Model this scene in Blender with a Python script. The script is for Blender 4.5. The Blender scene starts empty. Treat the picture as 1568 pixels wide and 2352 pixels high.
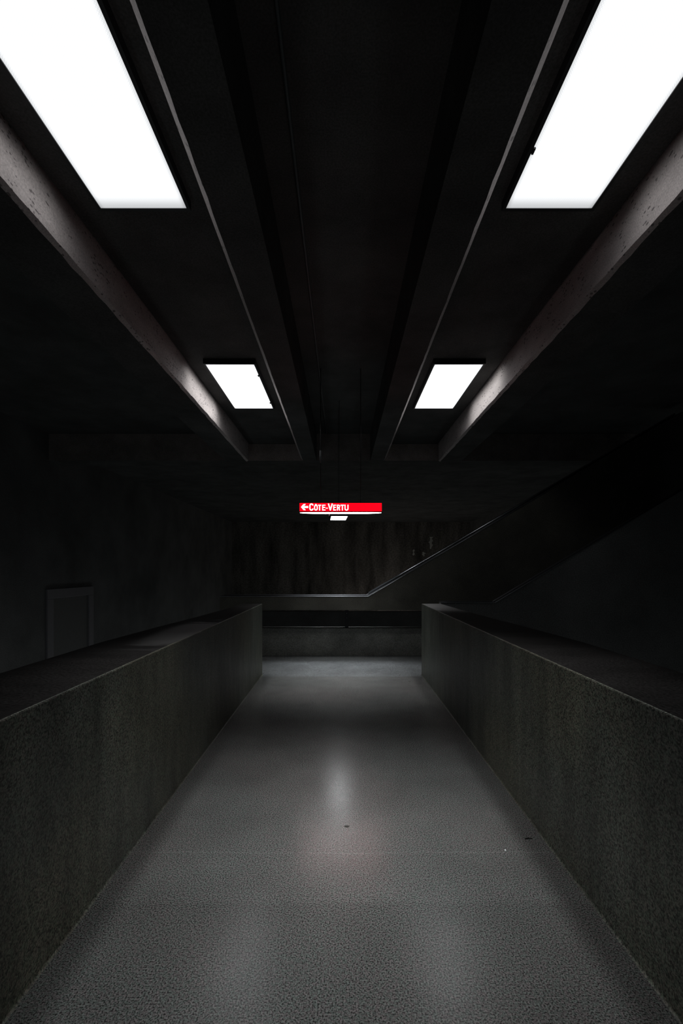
import bpy, bmesh, math, random
from mathutils import Vector
random.seed(7)
C = bpy.context.scene.collection
S = bpy.context.scene

# ---------------------------------------------------------------- camera, world, exposure
F = 1050.0                      # focal length in pixels of the 1568 x 2352 frame
EYE = 1.5                       # eye height above the walkway
cd = bpy.data.cameras.new('camera')
cd.sensor_fit = 'AUTO'; cd.sensor_width = 36.0
cd.lens = F / 2352 * 36.0
cd.shift_y = 129 / 2352         # horizon at y = 1305, verticals stay vertical
cd.shift_x = -1 / 2352
cd.clip_start = 0.05; cd.clip_end = 200
cam = bpy.data.objects.new('camera', cd); C.objects.link(cam)
cam.location = (0, 0, EYE); cam.rotation_euler = (math.pi / 2, 0, 0)
S.camera = cam

W = bpy.data.worlds.new('world'); S.world = W; W.use_nodes = True
bg = W.node_tree.nodes['Background']
bg.inputs['Color'].default_value = (0.80, 1.0, 1.0, 1)
bg.inputs['Strength'].default_value = 0.014

S.view_settings.view_transform = 'Standard'
S.view_settings.look = 'None'
S.view_settings.gamma = 1.0
S.view_settings.use_curve_mapping = False
S.view_settings.exposure = 0.0

# light levels
PANEL = 1.15          # radiance of the lamp diffusers
WASH_W = 0.38
BEAM_W = 19.0        # focused downlight of each ceiling lamp, watts
BEAM_SPREAD = 52     # degrees
SIGN_W = 2.0
HUNG_W = 16.0
FILL_W = 24.0
LAMP_COL = (0.985, 1.0, 0.985)
COOL_COL = (0.88, 0.95, 1.0)

# added unseen area lights below the walkway, shining up to lift the dark hall
for x, yc, ly, w in ((-4.2, 11.5, 24, FILL_W), (4.9, 11.5, 24, FILL_W), (2.2, 22.0, 3.5, FILL_W * 1.1)):
    ld = bpy.data.lights.new('unseen_fill_light', 'AREA'); ld.shape = 'RECTANGLE'; ld.size = 1.2; ld.size_y = ly
    ld.energy = w; ld.color = (.90, 1.0, 1.0) if ly > 10 else (1.0, .93, .85)
    lo = bpy.data.objects.new('unseen_fill_light', ld); C.objects.link(lo); lo.location = (x, yc, -2.7); lo.rotation_euler = (math.pi, 0, 0)

# ---------------------------------------------------------------- helpers
def tag(o, label=None, cat=None, group=None, kind=None):
    if label: o['label'] = label
    if cat: o['category'] = cat
    if group: o['group'] = group
    if kind: o['kind'] = kind
    return o

def empty(name, loc=(0, 0, 0), rz=0.0):
    o = bpy.data.objects.new(name, None); C.objects.link(o)
    o.location = loc; o.rotation_euler = (0, 0, rz); o.empty_display_size = 0.1
    return o

def link(name, bm, mat, parent=None, smooth=False, bevel=0):
    me = bpy.data.meshes.new(name)
    bmesh.ops.recalc_face_normals(bm, faces=bm.faces)
    bm.to_mesh(me); bm.free()
    if mat: me.materials.append(mat)
    o = bpy.data.objects.new(name, me); C.objects.link(o)
    if smooth:
        for p in me.polygons: p.use_smooth = True
    if bevel:
        b = o.modifiers.new('edge', 'BEVEL'); b.width = bevel; b.segments = 2; b.limit_method = 'ANGLE'
    if parent: o.parent = parent
    return o

def second_material(o, m, test):
    o.data.materials.append(m)
    for p in o.data.polygons:
        if test(p): p.material_index = 1

def box(bm, x0, x1, y0, y1, z0, z1):
    v = [bm.verts.new((x, y, z)) for x in (x0, x1) for y in (y0, y1) for z in (z0, z1)]
    for f in ((0, 1, 3, 2), (4, 6, 7, 5), (0, 4, 5, 1), (2, 3, 7, 6), (0, 2, 6, 4), (1, 5, 7, 3)):
        bm.faces.new([v[i] for i in f])

def tube(bm, a, b, r, n=12):
    a, b = Vector(a), Vector(b); d = (b - a).normalized()
    u = d.orthogonal().normalized(); w = d.cross(u)
    ra = [bm.verts.new(a + (u * math.cos(2 * math.pi * i / n) + w * math.sin(2 * math.pi * i / n)) * r) for i in range(n)]
    rb = [bm.verts.new(b + (u * math.cos(2 * math.pi * i / n) + w * math.sin(2 * math.pi * i / n)) * r) for i in range(n)]
    for i in range(n): bm.faces.new((ra[i], ra[(i + 1) % n], rb[(i + 1) % n], rb[i]))
    bm.faces.new(ra[::-1]); bm.faces.new(rb)

def loft(bm, sections):
    """closed rings of 3-D points joined along the list, capped at both ends"""
    rings = [[bm.verts.new(p) for p in s] for s in sections]
    n = len(rings[0])
    for a, b in zip(rings, rings[1:]):
        for i in range(n): bm.faces.new((a[i], a[(i + 1) % n], b[(i + 1) % n], b[i]))
    bm.faces.new(rings[0][::-1]); bm.faces.new(rings[-1])

def prism_y(bm, prof, y0, y1):          # prof: (x, z) points
    loft(bm, [[(x, y0, z) for x, z in prof], [(x, y1, z) for x, z in prof]])

def prism_xz(bm, prof, y0, y1): prism_y(bm, prof, y0, y1)

# ---------------------------------------------------------------- materials
def mat(name):
    m = bpy.data.materials.new(name); m.use_nodes = True
    nt = m.node_tree; return m, nt, nt.nodes, nt.links, nt.nodes['Principled BSDF']

def concrete(name, col, rough=0.5, speck=0.35, sscale=150, blotch=0.25, bscale=1.3, stretch=(1, 1, 1),
             bump=0.15, spec=0.5, pits=0.0, tint=None, rough_var=0.12, seams=None, hue=False):
    """cast or ground concrete: fine aggregate speckle over slow blotches"""
    m, nt, N, L, P = mat(name)
    tc = N.new('ShaderNodeTexCoord')
    def noise(scale, detail, rgh=0.5, st=None, w=0):
        n = N.new('ShaderNodeTexNoise'); n.inputs['Scale'].default_value = scale
        n.inputs['Detail'].default_value = detail; n.inputs['Roughness'].default_value = rgh
        mp = N.new('ShaderNodeMapping'); mp.inputs['Scale'].default_value = st or (1, 1, 1)
        mp.inputs['Location'].default_value = (w, w * .7, w * .3)
        L.new(tc.outputs['Object'], mp.inputs['Vector']); L.new(mp.outputs['Vector'], n.inputs['Vector'])
        return n.outputs['Fac']
    def rng(src, a, b, c, d):
        r = N.new('ShaderNodeMapRange'); L.new(src, r.inputs['Value'])
        for k, v in zip(('From Min', 'From Max', 'To Min', 'To Max'), (a, b, c, d)): r.inputs[k].default_value = v
        return r.outputs['Result']
    def mul(a, b):
        q = N.new('ShaderNodeMath'); q.operation = 'MULTIPLY'; L.new(a, q.inputs[0])
        if hasattr(b, 'links'): L.new(b, q.inputs[1])
        else: q.inputs[1].default_value = b
        return q.outputs[0]
    fine = rng(noise(sscale, 2.5, 0.6), 0.36, 0.64, 1 - speck, 1 + speck)
    slow = rng(noise(bscale, 5, 0.6, stretch, 3.1), 0.3, 0.7, 1 - blotch, 1 + blotch)
    f = mul(fine, slow)
    if pits:
        v = N.new('ShaderNodeTexVoronoi'); v.inputs['Scale'].default_value = 26
        mp = N.new('ShaderNodeMapping'); mp.inputs['Scale'].default_value = (1, .8, 1.6)
        L.new(tc.outputs['Object'], mp.inputs['Vector']); L.new(mp.outputs['Vector'], v.inputs['Vector'])
        sparse = rng(noise(7, 2, .5, None, 9), 0.42, 0.6, 0.0, 0.30)
        sub = N.new('ShaderNodeMath'); sub.operation = 'SUBTRACT'; L.new(v.outputs['Distance'], sub.inputs[0]); L.new(sparse, sub.inputs[1])
        f = mul(f, rng(sub.outputs[0], 0.0, 0.03, 1 - pits, 1.0))
    if seams:                                  # casting joints across the slab, at given distances
        sx = N.new('ShaderNodeSeparateXYZ'); L.new(tc.outputs['Object'], sx.inputs[0])
        wob = rng(noise(2.5, 3, .5, None, 5), 0, 1, -0.02, 0.02)
        ad = N.new('ShaderNodeMath'); L.new(sx.outputs['Y'], ad.inputs[0]); L.new(wob, ad.inputs[1])
        for y, w, gain in seams:
            s = N.new('ShaderNodeMath'); s.operation = 'SUBTRACT'; L.new(ad.outputs[0], s.inputs[0]); s.inputs[1].default_value = y
            if w > 0:
                a = N.new('ShaderNodeMath'); a.operation = 'ABSOLUTE'; L.new(s.outputs[0], a.inputs[0])
                f = mul(f, rng(a.outputs[0], 0, w, gain, 1.0))
            else:                              # a slab cast in a darker batch, before distance y
                f = mul(f, rng(s.outputs[0], -0.02, 0.02, gain, 1.0))
    vm = N.new('ShaderNodeVectorMath'); vm.operation = 'SCALE'; L.new(f, vm.inputs['Scale'])
    if tint:
        mx = N.new('ShaderNodeMix'); mx.data_type = 'RGBA'
        L.new(rng(noise(0.9, 3, .5, None, 7), 0.4, 0.6, 0, 1), mx.inputs['Factor'])
        mx.inputs[6].default_value = (*col, 1); mx.inputs[7].default_value = (*tint, 1)
        L.new(mx.outputs[2], vm.inputs[0])
    else:
        vm.inputs[0].default_value = col
    if hue:                                    # pinkish and greenish stones in the aggregate
        hx = N.new('ShaderNodeMix'); hx.data_type = 'RGBA'
        L.new(rng(noise(sscale * .55, 2, .6, None, 21), .42, .58, 0, 1), hx.inputs['Factor'])
        hx.inputs[6].default_value = (1.08, .97, .99, 1); hx.inputs[7].default_value = (.93, 1.03, .98, 1)
        hm = N.new('ShaderNodeVectorMath'); hm.operation = 'MULTIPLY'
        L.new(vm.outputs['Vector'], hm.inputs[0]); L.new(hx.outputs[2], hm.inputs[1]); vm = hm
    L.new(vm.outputs['Vector'], P.inputs['Base Color'])
    L.new(rng(noise(bscale * 3, 4, .6, stretch, 1), 0.3, 0.7, rough - rough_var, rough + rough_var), P.inputs['Roughness'])
    P.inputs['Specular IOR Level'].default_value = spec
    if bump:
        b = N.new('ShaderNodeBump'); b.inputs['Strength'].default_value = bump; b.inputs['Distance'].default_value = 0.002
        L.new(fine, b.inputs['Height']); L.new(b.outputs['Normal'], P.inputs['Normal'])
    return m

def plain(name, col, rough=0.5, metal=0.0, spec=0.5, var=0.12):
    m, nt, N, L, P = mat(name)
    P.inputs['Metallic'].default_value = metal; P.inputs['Specular IOR Level'].default_value = spec
    n = N.new('ShaderNodeTexNoise'); n.inputs['Scale'].default_value = 14; n.inputs['Detail'].default_value = 4
    tc = N.new('ShaderNodeTexCoord'); L.new(tc.outputs['Object'], n.inputs['Vector'])
    r = N.new('ShaderNodeMapRange'); L.new(n.outputs['Fac'], r.inputs['Value'])
    r.inputs['To Min'].default_value = 1 - var; r.inputs['To Max'].default_value = 1 + var
    vm = N.new('ShaderNodeVectorMath'); vm.operation = 'SCALE'; vm.inputs[0].default_value = col
    L.new(r.outputs['Result'], vm.inputs['Scale']); L.new(vm.outputs['Vector'], P.inputs['Base Color'])
    P.inputs['Roughness'].default_value = rough
    return m

def glow(name, col, strength):
    m, nt, N, L, P = mat(name)
    P.inputs['Base Color'].default_value = (*[c * .5 for c in col], 1); P.inputs['Roughness'].default_value = 0.4
    P.inputs['Emission Color'].default_value = (*col, 1); P.inputs['Emission Strength'].default_value = strength
    return m

def diffuser_mat(name, strength, hx, hy):
    """prismatic acrylic in front of tubes that stop short of the ends of the tray"""
    m, nt, N, L, P = mat(name)
    P.inputs['Base Color'].default_value = (.5, .5, .5, 1); P.inputs['Roughness'].default_value = 0.35
    P.inputs['Emission Color'].default_value = (0.96, 0.98, 1.0, 1)
    tc = N.new('ShaderNodeTexCoord'); sx = N.new('ShaderNodeSeparateXYZ'); L.new(tc.outputs['Object'], sx.inputs[0])
    out = None
    for ax, half, w, lo in (('Y', hy, 0.12, 0.55), ('X', hx, 0.035, 0.70)):
        a = N.new('ShaderNodeMath'); a.operation = 'ABSOLUTE'; L.new(sx.outputs[ax], a.inputs[0])
        r = N.new('ShaderNodeMapRange'); r.interpolation_type = 'SMOOTHSTEP'; L.new(a.outputs[0], r.inputs['Value'])
        r.inputs['From Min'].default_value = half - w; r.inputs['From Max'].default_value = half
        r.inputs['To Min'].default_value = 1.0; r.inputs['To Max'].default_value = lo
        if out is None: out = r.outputs['Result']
        else:
            q = N.new('ShaderNodeMath'); q.operation = 'MULTIPLY'; L.new(out, q.inputs[0]); L.new(r.outputs['Result'], q.inputs[1]); out = q.outputs[0]
    # prism cells, 8 mm
    v = N.new('ShaderNodeTexVoronoi'); v.inputs['Scale'].default_value = 110; v.inputs['Randomness'].default_value = 0.0
    mp = N.new('ShaderNodeMapping'); mp.inputs['Scale'].default_value = (1, 1, 0); mp.inputs['Rotation'].default_value = (0, 0, .785)
    L.new(tc.outputs['Object'], mp.inputs['Vector']); L.new(mp.outputs['Vector'], v.inputs['Vector'])
    r = N.new('ShaderNodeMapRange'); L.new(v.outputs['Distance'], r.inputs['Value'])
    r.inputs['From Max'].default_value = 0.6; r.inputs['To Min'].default_value = 1.08 * strength; r.inputs['To Max'].default_value = 0.86 * strength
    q = N.new('ShaderNodeMath'); q.operation = 'MULTIPLY'; L.new(out, q.inputs[0]); L.new(r.outputs['Result'], q.inputs[1])
    L.new(q.outputs[0], P.inputs['Emission Strength'])
    return m

M = {}
M['floor'] = concrete('walkway_concrete', (.078, .080, .080), rough=.205, rough_var=.02, speck=.85, sscale=165, hue=True, blotch=.16, bscale=1.6,
                      bump=.03, spec=.5, tint=(.082, .080, .080), seams=[(2.41, 0.008, 1.25), (2.05, -1, 0.86), (0.9, 0.008, 1.2)])
M['landing'] = concrete('landing_concrete', (.09, .094, .098), rough=.205, rough_var=.02, speck=.75, sscale=165, hue=True, blotch=.15, bscale=2.0, bump=.06, spec=.5,
                        seams=[(6.33, 0.012, 1.25)])
M['parapet'] = concrete('parapet_concrete', (.060, .061, .047), rough=.42, rough_var=.05, speck=.8, sscale=130, hue=True, blotch=.4, bscale=2.6,
                        stretch=(1.6, 1.6, .35), bump=.35, spec=.4, tint=(.047, .051, .044))
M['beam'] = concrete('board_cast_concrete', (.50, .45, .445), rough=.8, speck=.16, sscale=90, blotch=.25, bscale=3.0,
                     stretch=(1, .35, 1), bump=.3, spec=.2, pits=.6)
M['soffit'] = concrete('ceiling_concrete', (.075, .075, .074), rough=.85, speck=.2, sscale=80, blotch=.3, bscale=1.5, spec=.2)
M['stain'] = concrete('far_wall_concrete', (.14, .13, .12), rough=.8, speck=.3, sscale=12, blotch=.75, bscale=.55,
                      stretch=(2.5, 1, .5), bump=.2, spec=.2)
M['kerb'] = concrete('kerb_concrete', (.21, .21, .195), rough=.6, speck=.45, sscale=110, blotch=.3, bscale=2.2, bump=.3, spec=.3)
M['top'] = concrete('dark_parapet_top', (.014, .013, .013), rough=.32, rough_var=.06, speck=.5, sscale=85, blotch=.35, bscale=2.0, stretch=(1, 2.5, 1), bump=.1, spec=.25)  # top faces darker than the parapet sides
def sheen_patch(name, y0, y1, xa):  # patch made rougher and more specular, placed to stand in for a sheen
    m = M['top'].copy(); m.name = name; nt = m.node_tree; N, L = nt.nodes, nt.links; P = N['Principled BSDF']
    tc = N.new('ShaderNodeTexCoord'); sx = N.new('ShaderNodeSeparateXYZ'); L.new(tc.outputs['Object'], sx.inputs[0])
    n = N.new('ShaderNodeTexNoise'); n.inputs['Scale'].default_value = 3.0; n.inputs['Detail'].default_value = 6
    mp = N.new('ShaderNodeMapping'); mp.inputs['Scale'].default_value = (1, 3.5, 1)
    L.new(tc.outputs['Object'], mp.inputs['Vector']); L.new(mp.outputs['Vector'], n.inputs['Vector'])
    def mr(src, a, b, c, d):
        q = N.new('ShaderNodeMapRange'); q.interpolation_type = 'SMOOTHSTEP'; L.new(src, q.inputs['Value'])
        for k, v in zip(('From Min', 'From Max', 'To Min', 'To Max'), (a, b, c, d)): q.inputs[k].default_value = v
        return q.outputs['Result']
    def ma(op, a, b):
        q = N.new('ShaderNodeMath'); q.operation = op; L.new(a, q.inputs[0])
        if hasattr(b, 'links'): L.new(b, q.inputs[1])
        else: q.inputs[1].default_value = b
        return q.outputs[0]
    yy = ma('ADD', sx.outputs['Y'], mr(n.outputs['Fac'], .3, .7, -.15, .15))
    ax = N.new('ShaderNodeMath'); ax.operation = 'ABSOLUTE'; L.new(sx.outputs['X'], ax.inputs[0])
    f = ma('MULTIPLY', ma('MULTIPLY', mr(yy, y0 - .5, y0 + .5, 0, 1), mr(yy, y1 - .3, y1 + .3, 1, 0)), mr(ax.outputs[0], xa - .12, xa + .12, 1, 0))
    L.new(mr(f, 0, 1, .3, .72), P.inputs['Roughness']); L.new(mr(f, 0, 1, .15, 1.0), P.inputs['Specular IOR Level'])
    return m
M['top_left'] = sheen_patch('parapet_top_sheen', 3.0, 4.2, 1.42); M['top_right'] = sheen_patch('parapet_end_sheen', 5.3, 7, 1.5)
M['stair'] = concrete('stair_side_concrete', (.055, .053, .045), rough=.6, speck=.45, sscale=110, blotch=.3, bscale=2.2, bump=.3, spec=.3)
M['darkwall'] = concrete('dark_wall_concrete', (.14, .14, .14), rough=.85, speck=.2, sscale=60, blotch=.3, bscale=.8, spec=.2)
M['black'] = plain('black_painted_metal', (.012, .012, .014), .45)
M['frame'] = plain('dark_grey_metal', (.05, .05, .055), .35, .3)
M['doorframe'] = plain('grey_door_frame', (.185, .18, .195), .5)
M['doorleaf'] = plain('grey_door_paint', (.13, .13, .13), .6)
M['lime'] = plain('pale_lime_deposit', (.50, .50, .47), .9, var=.5)
M['steel'] = plain('brushed_steel', (.42, .43, .46), .28, 1.0)
M['rubber'] = plain('black_rubber', (.012, .012, .013), .38)
M['grime'] = plain('dried_dark_grime', (.02, .018, .016), .7)
M['paper'] = plain('white_paper', (.8, .82, .85), .8)
M['pvc'] = plain('grey_conduit', (.10, .105, .11), .5)

# ---------------------------------------------------------------- the setting
ZL = EYE + 2.48       # lamp plane
ZB = EYE + 2.20       # underside of the beams
ZC = EYE + 2.75       # coffer ceiling
CX = 0.030            # middle line of the ceiling
Y0, Y1 = -2.5, 9.36   # extent of the coffered ceiling

bm = bmesh.new(); box(bm, -1.45, 1.45, -2.5, 6.33, -0.25, 0)
tag(link('floor', bm, M['floor']), kind='structure')
bm = bmesh.new(); box(bm, -2.1, 2.6, 6.33, 7.87, -0.25, -0.004)
tag(link('floor', bm, M['landing']), kind='structure')
bm = bmesh.new(); box(bm, -6, 7, -2.5, 25, -3.2, -3.0)
tag(link('floor', bm, M['darkwall']), kind='structure')

bm = bmesh.new(); box(bm, -6, 7, Y0, Y1, ZC, ZC + .2)
tag(link('ceiling', bm, M['soffit']), kind='structure')
bm = bmesh.new()      # panels that close the lamp bays between the beams
for s in (-1, 1):
    a, b = sorted((CX + s * .90, CX + s * 1.93))
    box(bm, a, b, Y0, Y1, ZL + .06, ZL + .12)
tag(link('ceiling', bm, M['soffit']), kind='structure')
bm = bmesh.new(); box(bm, -6, 7, Y1 + .45, 25, EYE + 2.52, EYE + 2.7)
tag(link('ceiling', bm, M['soffit']), kind='structure')
bm = bmesh.new(); box(bm, -6.2, -6.0, -2.5, 25, -3.2, ZC + .2)
tag(link('wall_left', bm, M['darkwall']), kind='structure')
bm = bmesh.new(); box(bm, 7.0, 7.2, -2.5, 25, -3.2, ZC + .2)
tag(link('wall_right', bm, M['darkwall']), kind='structure')
bm = bmesh.new(); box(bm, -6.2, 7.2, 25, 25.2, -3.2, ZC + .2)
tag(link('wall_back', bm, M['stain']), kind='structure')

bm = bmesh.new(); box(bm, -2.6, 5.5, 12.0, 12.2, -3.0, .36)  # added dark screen that keeps the gap over the kerb black
tag(link('gap_screen', bm, M['soffit']), kind='structure')
# door on the left wall, its head below eye level
d = empty('door_1', (-6.0, 10.3, -1.1)); tag(d, kind='structure')
bm = bmesh.new()
y0, y1, zt = 9.25 - 10.3, 10.97 - 10.3, 1.07 + 1.1
box(bm, 0, .05, y0, y1, zt - .2, zt); box(bm, 0, .05, y1 - .2, y1, -.0, zt - .2); box(bm, 0, .05, y0, y0 + .2, 0, zt - .2)
link('door_frame', bm, M['doorframe'], d, bevel=.008)
bm = bmesh.new(); box(bm, .0, .015, y0 + .2, y1 - .2, 0, zt - .2); link('door_leaf', bm, M['doorleaf'], d)

# ---------------------------------------------------------------- ceiling beams
def beam_outer(s, label):
    # side towards the lamps is plumb, its lower arris is chamfered and a little broken
    bm = bmesh.new(); secs = []
    y = Y0
    while y < Y1 + .001:
        j = random.uniform(-.006, .006); k = random.uniform(-.005, .004)
        prof = [(1.947, ZC), (1.947, ZB + k), (1.985 + j, ZB - .018 + k * .5), (2.40, ZB - .018), (2.40, ZC)]
        secs.append([(CX + s * x, y, z) for x, z in prof]); y += .0593 * 2
    loft(bm, secs)
    o = link('ceiling_beam', bm, M['beam']); second_material(o, M['soffit'], lambda p: p.normal.z < -.95); tag(o, label, 'beam')  # underside in darker concrete, shade put into the colour
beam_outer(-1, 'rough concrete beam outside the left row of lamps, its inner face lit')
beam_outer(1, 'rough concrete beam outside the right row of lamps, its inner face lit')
def beam_inner(s, label):
    bm = bmesh.new(); secs = []; y = Y0
    while y < Y1 + .001:
        j = random.uniform(-.003, .003)
        prof = [(.878, ZC), (.878, EYE + 2.27), (.829 + j, ZB), (.55, ZB), (.55, ZC)]
        secs.append([(CX + s * x, y, z) for x, z in prof]); y += .1186
    loft(bm, secs)
    o = link('ceiling_beam', bm, M['beam']); second_material(o, M['soffit'], lambda p: p.normal.z < -.95 or p.normal.x * s < -.9); tag(o, label, 'beam')  # underside and inward face coloured darker in place of shade
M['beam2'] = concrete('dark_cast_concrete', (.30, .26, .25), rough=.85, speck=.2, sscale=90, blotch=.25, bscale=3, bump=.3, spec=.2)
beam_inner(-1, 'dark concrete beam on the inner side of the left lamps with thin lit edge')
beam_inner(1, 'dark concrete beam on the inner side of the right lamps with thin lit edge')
bm = bmesh.new(); box(bm, -6, 7, Y1, Y1 + .45, ZB, ZC + .2)
o = link('cross_beam', bm, M['beam2']); second_material(o, M['soffit'], lambda p: p.normal.z < -.9)  # darker underside, standing in for shade
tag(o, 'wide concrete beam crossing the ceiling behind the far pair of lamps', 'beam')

# ---------------------------------------------------------------- ceiling lamps
LW, LL = .592, 1.54
M['diffuser'] = diffuser_mat('prismatic_diffuser', PANEL, LW / 2, LL / 2)
M['diffuser_far'] = diffuser_mat('far_prismatic_diffuser', PANEL * 1.6, LW / 2, LL / 2)  # far pair set brighter than the near pair
def lamp(x, y, s, label, clips, rz=0, watts=BEAM_W, w=LW, l=LL, m='diffuser', lip=.004, wash=WASH_W, tilt=22, col=LAMP_COL, spread=BEAM_SPREAD, z=ZL):
    t = empty('ceiling_lamp', (x, y, z), rz)
    tag(t, label, 'ceiling lamp')
    bm = bmesh.new(); hx, hy, f = w / 2, l / 2, .022
    for a in ((-hx - f, -hx, -hy - f, hy + f), (hx, hx + f, -hy - f, hy + f), (-hx, hx, -hy - f, -hy), (-hx, hx, hy, hy + f)):
        box(bm, *a, -.004 if a[1] - a[0] < f * 1.1 else -lip, .06)
    box(bm, -hx, hx, -hy, hy, .045, .06)
    link('lamp_frame', bm, M['black'], t)
    bm = bmesh.new(); box(bm, -hx + .002, hx - .002, -hy + .002, hy - .002, 0.0, .012)
    link('diffuser', bm, M[m], t)
    for cy in clips:
        bm = bmesh.new(); cx = -s * hx
        box(bm, min(cx, cx + s * .012), max(cx, cx + s * .012), cy - .02, cy + .02, -.012, -.002)
        link('latch', bm, M['black'], t)
    if watts:
        ld = bpy.data.lights.new('lamp_light', 'AREA'); ld.shape = 'RECTANGLE'; ld.size = w * .9; ld.size_y = l * .5
        ld.energy = watts; ld.color = col; ld.spread = math.radians(spread)
        lo = bpy.data.objects.new('lamp_light', ld); C.objects.link(lo); lo.parent = t; lo.location = (0, 0, -.008); lo.rotation_euler = (0, math.radians(tilt) * s, 0)
    if wash:        # wide side throw of the prisms towards the beams on either side
        for sg, part in ((s, 1.0), (-s, .30)):
            ld = bpy.data.lights.new('side_throw', 'AREA'); ld.shape = 'RECTANGLE'; ld.size = .10; ld.size_y = l * .85
            ld.energy = wash * part; ld.color = LAMP_COL; ld.spread = math.radians(100)
            lo = bpy.data.objects.new('side_throw', ld); C.objects.link(lo); lo.parent = t
            lo.location = (sg * (w / 2 - .06), 0, -.045); lo.rotation_euler = (0, math.radians(-60) * sg, 0)
    return t
XL = (1.099 + 1.691) / 2
YN, YF = 3.15 - LL / 2, 7.10 - LL / 2
lamp(CX - XL, YN, -1, 'large bright white ceiling lamp at top left, cut by the frame', [])
lamp(CX + XL, YN - .0, 1, 'large bright white ceiling lamp at top right, cut by the frame', [.33])
lamp(CX - XL, YF, -1, 'small bright white ceiling lamp of the farther pair, left one', [-.45, .52], watts=BEAM_W * .9, spread=46, wash=WASH_W * 4, m='diffuser_far')
lamp(CX + XL, YF, 1, 'small bright white ceiling lamp of the farther pair, right one', [], watts=BEAM_W * .9, spread=46, wash=WASH_W * 4, m='diffuser_far')
M['diffuser_small'] = diffuser_mat('small_prismatic_diffuser', 11.0, .14, .32)
hung = lamp(-.055, 7.73, 1, 'small slanting white lamp hanging just below the red lit sign', [], rz=.05, watts=HUNG_W, wash=0, col=COOL_COL, w=.268, l=.63,
            m='diffuser_small', lip=.004, tilt=0, spread=80, z=2.345)
for yy in (-.22, .22):
    bm = bmesh.new(); tube(bm, (0, yy, .06), (0, yy, ZC - 2.345), .003, 8); link('hanger_rod', bm, M['black'], hung, smooth=True)

# ---------------------------------------------------------------- parapets
def parapet(s, label):
    bm = bmesh.new(); secs = []
    ys = [(-2.5, 1.64), (0, 1.64), (1.5, 1.64), (3.1, 1.64), (3.9, 1.58), (4.7, 1.50), (5.6, 1.44), (6.43, 1.40)]
    for y, xo in ys:
        p = [(xo, -.25), (xo, .985), (xo - .015, 1.0), (1.127, 1.0), (1.122, .998), (1.12, .993), (1.12, .012)]
        for k in range(1, 5):
            a = k / 5 * math.pi / 2
            p.append((1.12 - .012 * (1 - math.cos(a)), .012 - .012 * math.sin(a)))
        p += [(1.108, -.002), (1.108, -.25)]
        secs.append([(s * x, y, z) for x, z in p])
    loft(bm, secs)
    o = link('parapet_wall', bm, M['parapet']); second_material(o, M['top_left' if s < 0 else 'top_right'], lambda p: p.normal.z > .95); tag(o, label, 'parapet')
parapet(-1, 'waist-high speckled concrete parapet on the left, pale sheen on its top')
parapet(1, 'waist-high speckled concrete parapet on the right, dim flat top')

# ---------------------------------------------------------------- low kerb wall at the end of the landing
bm = bmesh.new(); box(bm, -2.15, 2.65, 7.87, 8.05, -.25, .47)
tag(link('kerb_wall', bm, M['kerb'], bevel=.01), 'low concrete wall closing the landing, under the dark gap', 'low wall')

# ---------------------------------------------------------------- stair balustrades
def balustrade(label, d, xa, xc, zb, zt, x_end, depth, slope, mat_side, tube_on=True, posts=()):
    t = empty('stair_balustrade', (xc, d, zb)); tag(t, label, 'balustrade')
    def P(x, z): return (x - xc, z - zb)
    zr = zt + (x_end - xc) * slope
    bm = bmesh.new(); prism_xz(bm, [P(xa, zb), P(x_end, zb), P(x_end, zr), P(xc, zt), P(xa, zt)], 0, depth)
    link('side_panel', bm, mat_side, t, bevel=.004)
    dk = .012
    bm = bmesh.new()
    prism_xz(bm, [P(xa, zt), P(xc, zt), P(x_end, zr), P(x_end, zr + dk), P(xc - .005, zt + dk), P(xa, zt + dk)], .02, depth - .02)
    link('deck', bm, M['rubber'], t, bevel=.004)
    for nm, ya, yb, h in (('edge_trim', -.006, .012, .006), ('edge_trim', depth - .018, depth, .014)):
        bm = bmesh.new()
        prism_xz(bm, [P(xa, zt), P(xc, zt), P(x_end, zr), P(x_end, zr + h), P(xc - .005, zt + h), P(xa, zt + h)], ya, yb)
        link(nm, bm, M['steel'], t, bevel=.003)
    if tube_on:
        bm = bmesh.new(); pts = []
        n = 10
        prof = [(math.cos(2 * math.pi * k / n) * .045, math.sin(2 * math.pi * k / n) * .022) for k in range(n)]
        secs = []
        for x, z in ((xc + .02, zt + .045), (x_end, zr + .03)):
            secs.append([(x - xc, depth * .5 + a, z - zb + b) for a, b in prof])
        loft(bm, secs)
        link('handrail', bm, M['steel'], t, smooth=True)
    return t
balustrade('concrete balustrade across the landing that turns up a stair, steel handrail on it', 7.5, -2.0, .43, .81, 1.03, 5.6, .45, .587,
           M['stair'])
balustrade('dark balustrade with thin edge rising behind the right parapet', 6.62, 1.43, 2.22, .0, 1.0, 5.2, .12, .60,
           M['darkwall'], tube_on=False)
def post(x, bolts, label):
    t = empty('support_post', (x, 7.9, .47)); tag(t, label, 'post', None)
    bm = bmesh.new(); box(bm, -.03, .03, 0, .06, 0, .34); link('post_body', bm, M['black'], t)
    for z in ((.72 - .47, .64 - .47) if bolts else ()):
        bm = bmesh.new(); tube(bm, (0, -.008, z), (0, 0, z), .006, 8); link('bolt', bm, M['steel'], t)
post(.083, True, 'short dark post with two bright bolts in the gap over the low wall')

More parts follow.
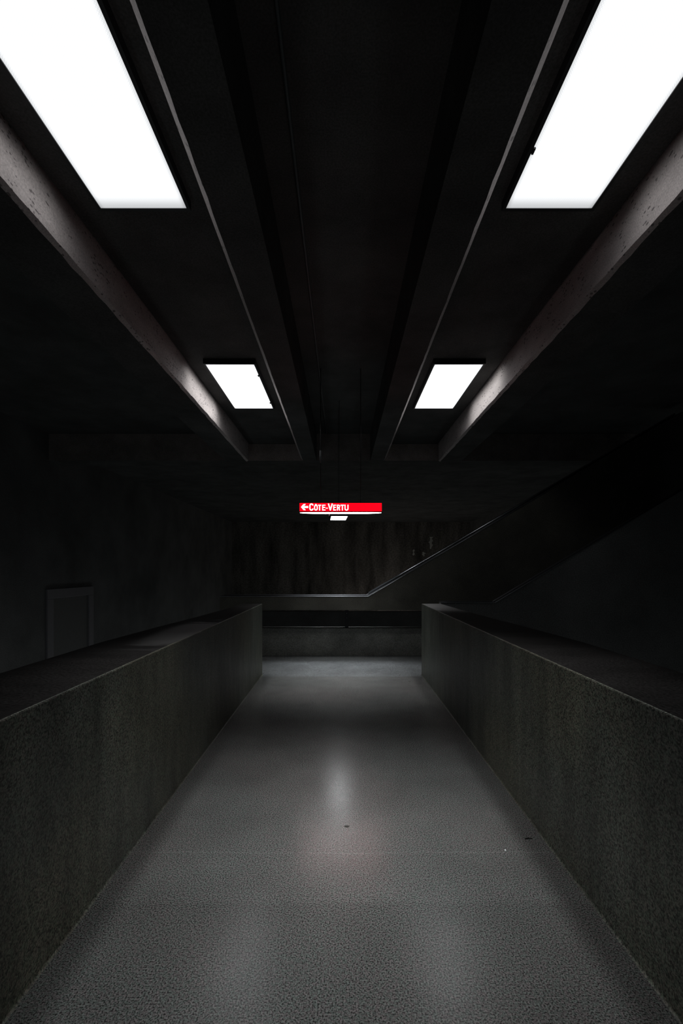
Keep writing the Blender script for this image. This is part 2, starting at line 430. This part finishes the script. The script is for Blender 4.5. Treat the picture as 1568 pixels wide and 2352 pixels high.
# ---------------------------------------------------------------- lit sign
D = 6.22; PX = D / F
sx0, sx1 = (688 - 785) * PX, (876 - 785) * PX
zt, zbm = EYE + (1305 - 1155.8) * PX, EYE + (1305 - 1174.2) * PX
sc = (sx0 + sx1) / 2; hw = (sx1 - sx0) / 2
t = empty('direction_sign', (sc, D, zbm)); tag(t, 'red lit direction sign with white arrow and lettering hanging over the landing', 'sign')
h = zt - zbm
M['red'] = glow('red_lit_acrylic', (1.0, .0, .004), 3.0)
M['white'] = glow('white_lit_acrylic', (1, 1, 1), 1.5)
M['tube'] = glow('white_underside_diffuser', LAMP_COL, 9.0)
bm = bmesh.new(); box(bm, -hw, hw, 0, .14, -.013, h + .008)
link('sign_box', bm, M['black'], t)
bm = bmesh.new(); box(bm, -hw, hw, -.006, -.0005, 0, h); link('sign_face', bm, M['red'], t)
# opal strip under the box, bowed, narrowing at its ends
bm = bmesh.new(); secs = []
for i in range(25):
    u = -1 + 2 * i / 24; w = max(.02, .062 * (1 - abs(u) ** 5) ** .5) if abs(u) < 1 else .02
    th = .002 + .006 * (1 - u ** 4)
    secs.append([(u * hw, .07 + q * w, -.013 - g * th) for q, g in ((-1, 0), (-.9, 1), (.9, 1), (1, 0))])
loft(bm, secs); link('underside_diffuser', bm, M['tube'], t)
ld = bpy.data.lights.new('sign_light', 'AREA'); ld.shape = 'RECTANGLE'; ld.size = 2 * hw * .95; ld.size_y = .13
ld.energy = SIGN_W; ld.color = COOL_COL; ld.spread = math.radians(80)
lo = bpy.data.objects.new('sign_light', ld); C.objects.link(lo); lo.parent = t; lo.location = (0, .07, -.026)
for x in ((718 - 785) * PX - sc, (845.5 - 785) * PX - sc):
    bm = bmesh.new()
    for q in (-.009, .009): tube(bm, (x + q, .03, -.026), (x + q, .03, -.013), .004, 8)
    link('fixing_screw', bm, M['steel'], t)
bm = bmesh.new(); xw = (756.5 - 785) * PX - sc
tube(bm, (xw, .005, -.010), (xw - .001, .003, -.04), .0026, 8); tube(bm, (xw - .001, .003, -.04), (xw - .006, .0, -.066), .0026, 8)
M['wire'] = plain('pink_wire_sheath', (.75, .35, .35), .5)
link('loose_wire', bm, M['wire'], t, smooth=True)
for x, sleeve in ((-.276, 1), (.276, 0)):
    bm = bmesh.new(); tube(bm, (x, .08, h + .01), (x, .08, ZC - zbm), .005, 10); rod = link('hanger_rod', bm, M['black'], t, smooth=True)
    if sleeve:
        bm = bmesh.new(); tube(bm, (x, .08, EYE + 1.45 - zbm), (x, .08, EYE + 1.62 - zbm), .013, 12)
        link('sleeve', bm, M['pvc'], rod, smooth=True)
# lettering drawn from strokes, in units of the enlarged sign (1406 x 136)
U = 2 * hw / 1406
def pt(x, y): return ((x - 60) * U - hw, (218 - y) * (h / 136))
def poly(bm, pts, y0=-.0085, y1=-.0062):
    prism_xz(bm, [pt(*p) for p in pts], y0, y1)
def stroke(bm, pts, w, wy=None):
    """constant-width ribbon along a polyline, mitred"""
    P2 = [Vector(p) for p in pts]
    P2 = [p for i, p in enumerate(P2) if i == 0 or (p - P2[i - 1]).length > .5]; L_, R_ = [], []
    for i, p in enumerate(P2):
        a = (P2[i] - P2[i - 1]).normalized() if i else (P2[1] - P2[0]).normalized()
        b = (P2[i + 1] - P2[i]).normalized() if i < len(P2) - 1 else a
        n = Vector((-(a + b).y, (a + b).x)); n = n.normalized() if n.length > 1e-6 else Vector((-a.y, a.x))
        k = w / 2 / max(.5, n.dot(Vector((-a.y, a.x))))
        L_.append(p + n * k); R_.append(p - n * k)
    for i in range(len(P2) - 1):
        poly(bm, [L_[i], L_[i + 1], R_[i + 1], R_[i]])
def arc(cx, cy, rx, ry, a0, a1, n=12):
    return [(cx + rx * math.cos(math.radians(a0 + (a1 - a0) * i / n)), cy - ry * math.sin(math.radians(a0 + (a1 - a0) * i / n))) for i in range(n + 1)]
W1, W2 = 21, 18
def glyph(name, fn):
    bm = bmesh.new(); fn(bm)
    o = link(name, bm, M['white'], t); return o
def g_arrow(bm):
    poly(bm, [(82, 148), (128, 97), (166, 97), (133, 131), (207, 131), (207, 165), (133, 165), (166, 201), (128, 201)][:9])
def g_arrow2(bm):
    poly(bm, [(82, 148), (128, 97), (166, 97), (122, 148)]); poly(bm, [(82, 148), (122, 148), (166, 201), (128, 201)])
    poly(bm, [(110, 131), (207, 131), (207, 165), (110, 165)], -.009, -.0062)
def g_C(bm): stroke(bm, arc(262, 125, 26, 27, 5, 180, 10) + arc(262, 172, 26, 27, 180, 355, 10), W1)
def g_O(bm):
    stroke(bm, arc(339, 142, 23, 22, 0, 180, 10) + arc(339, 176, 23, 22, 180, 360, 10) + [(362, 140)], W2)
    stroke(bm, [(322, 112), (339, 100), (356, 112)], 9)
def g_T(x0, x1):
    def f(bm):
        c = (x0 + x1) / 2; stroke(bm, [(x0, 117), (x1, 117)], 16); stroke(bm, [(c, 117), (c, 206)], W2)
    return f
def g_E(x0, x1):
    def f(bm):
        stroke(bm, [(x0 + 9, 109), (x0 + 9, 206)], W2)
        for y, e in ((117, 0), (154, 5), (198, 0)): stroke(bm, [(x0 + 9, y), (x1 - e, y)], 15)
    return f
def g_hyphen(bm): stroke(bm, [(508, 168), (543, 168)], 14)
def g_V(bm): stroke(bm, [(553, 90), (587, 200)], W1); stroke(bm, [(620, 90), (587, 200)], W1); poly(bm, [(578, 190), (596, 190), (594, 207), (580, 207)], -.009, -.0062)
def g_R(bm):
    stroke(bm, [(709, 109), (709, 206)], W2)
    stroke(bm, [(709, 117), (728, 117)] + arc(728, 137, 20, 20, 90, -90, 10) + [(709, 157)], 16)
    stroke(bm, [(733, 157), (748, 206)], W2)
def g_U(bm): stroke(bm, [(839, 109), (839, 178)] + arc(864, 178, 25, 21, 180, 360, 12) + [(889, 109)], W2)
glyph('arrow_symbol', g_arrow2)
for g in (g_C, g_O, g_T(376, 430), g_E(446, 503), g_hyphen, g_V, g_E(635, 687), g_R, g_T(762, 824), g_U): glyph('letter', g)

# ---------------------------------------------------------------- small things
bm = bmesh.new(); tube(bm, (-.317, .3, ZC - .012), (-.317, 9.3, ZC - .012), .012, 10)
tag(link('conduit', bm, M['pvc'], smooth=True), 'thin conduit along the dark ceiling between the two rows of lamps', 'conduit')

def blob(name, x, y, z, rx, ry, th, m, label, cat, n=14):
    bm = bmesh.new(); ring = []; low = []
    c = bm.verts.new((0, 0, th))
    for i in range(n):
        a = 2 * math.pi * i / n; k = random.uniform(.7, 1.2)
        ring.append(bm.verts.new((math.cos(a) * rx * k * .8, math.sin(a) * ry * k * .8, th * .8)))
        low.append(bm.verts.new((math.cos(a) * rx * k, math.sin(a) * ry * k, 0)))
    for i in range(n):
        j = (i + 1) % n
        bm.faces.new((c, ring[i], ring[j])); bm.faces.new((ring[i], low[i], low[j], ring[j]))
    bm.faces.new(low[::-1])
    o = link(name, bm, m); o.location = (x, y, z); tag(o, label, cat); return o
def ground(px, py): d = F * EYE / (py - 1305); return (px - 785) * d / F, d
x, y = ground(795, 1898); blob('dark_spot', x, y, 0, .017, .012, .0015, M['grime'], 'small dark spot stuck in the middle of the walkway', 'spot')
x, y = ground(940, 1565); blob('dark_spot', x, y, 0, .018, .03, .0015, M['grime'], 'small dark spot on the floor near the end of right parapet', 'spot')
x, y = ground(1160, 1953); blob('paper_scrap', x, y, 0, .004, .006, .003, M['paper'], 'tiny white scrap on the floor towards the right parapet', 'scrap')
x, y = ground(1213, 1927)
bm = bmesh.new(); tube(bm, (-.02, 0, .003), (.002, .004, .003), .0028, 6); tube(bm, (.002, .004, .003), (.022, .001, .003), .0024, 6)
o = link('twig', bm, M['grime'], smooth=True); o.location = (x, y, 0); tag(o, 'short dark twig on the floor beside the right parapet', 'twig')

# lime deposits that have run down the far wall, above the stair
def deposit(px, py, w, h, n, label):
    k = 25.0 / F; x, z = (px - 785) * k, EYE + (1305 - py) * k
    rnd = random.Random(px); bm = bmesh.new(); secs = []
    for i in range(n + 1):
        t_ = i / n; cw = w * k * .5 * (.25 + rnd.random() * .75) * (1 if i < n else .3); ox = rnd.uniform(-.2, .2) * w * k
        zz = -h * k * t_
        secs.append([(ox - cw, -.004, zz), (ox + cw, -.004, zz), (ox + cw * 1.05, 0, zz), (ox - cw * 1.05, 0, zz)])
    loft(bm, secs); o = link('lime_stain', bm, M['lime']); o.location = (x, 25.0, z)
    tag(o, label, 'stain')
deposit(989, 1233, 9, 28, 9, 'pale vertical stain high on the far wall above the stair')
deposit(950, 1262, 5, 14, 7, 'small pale drip stain on far wall, just over the stair handrail')
deposit(973, 1268, 9, 10, 6, 'short pale smear on far wall between the drip stain and the tall stain')
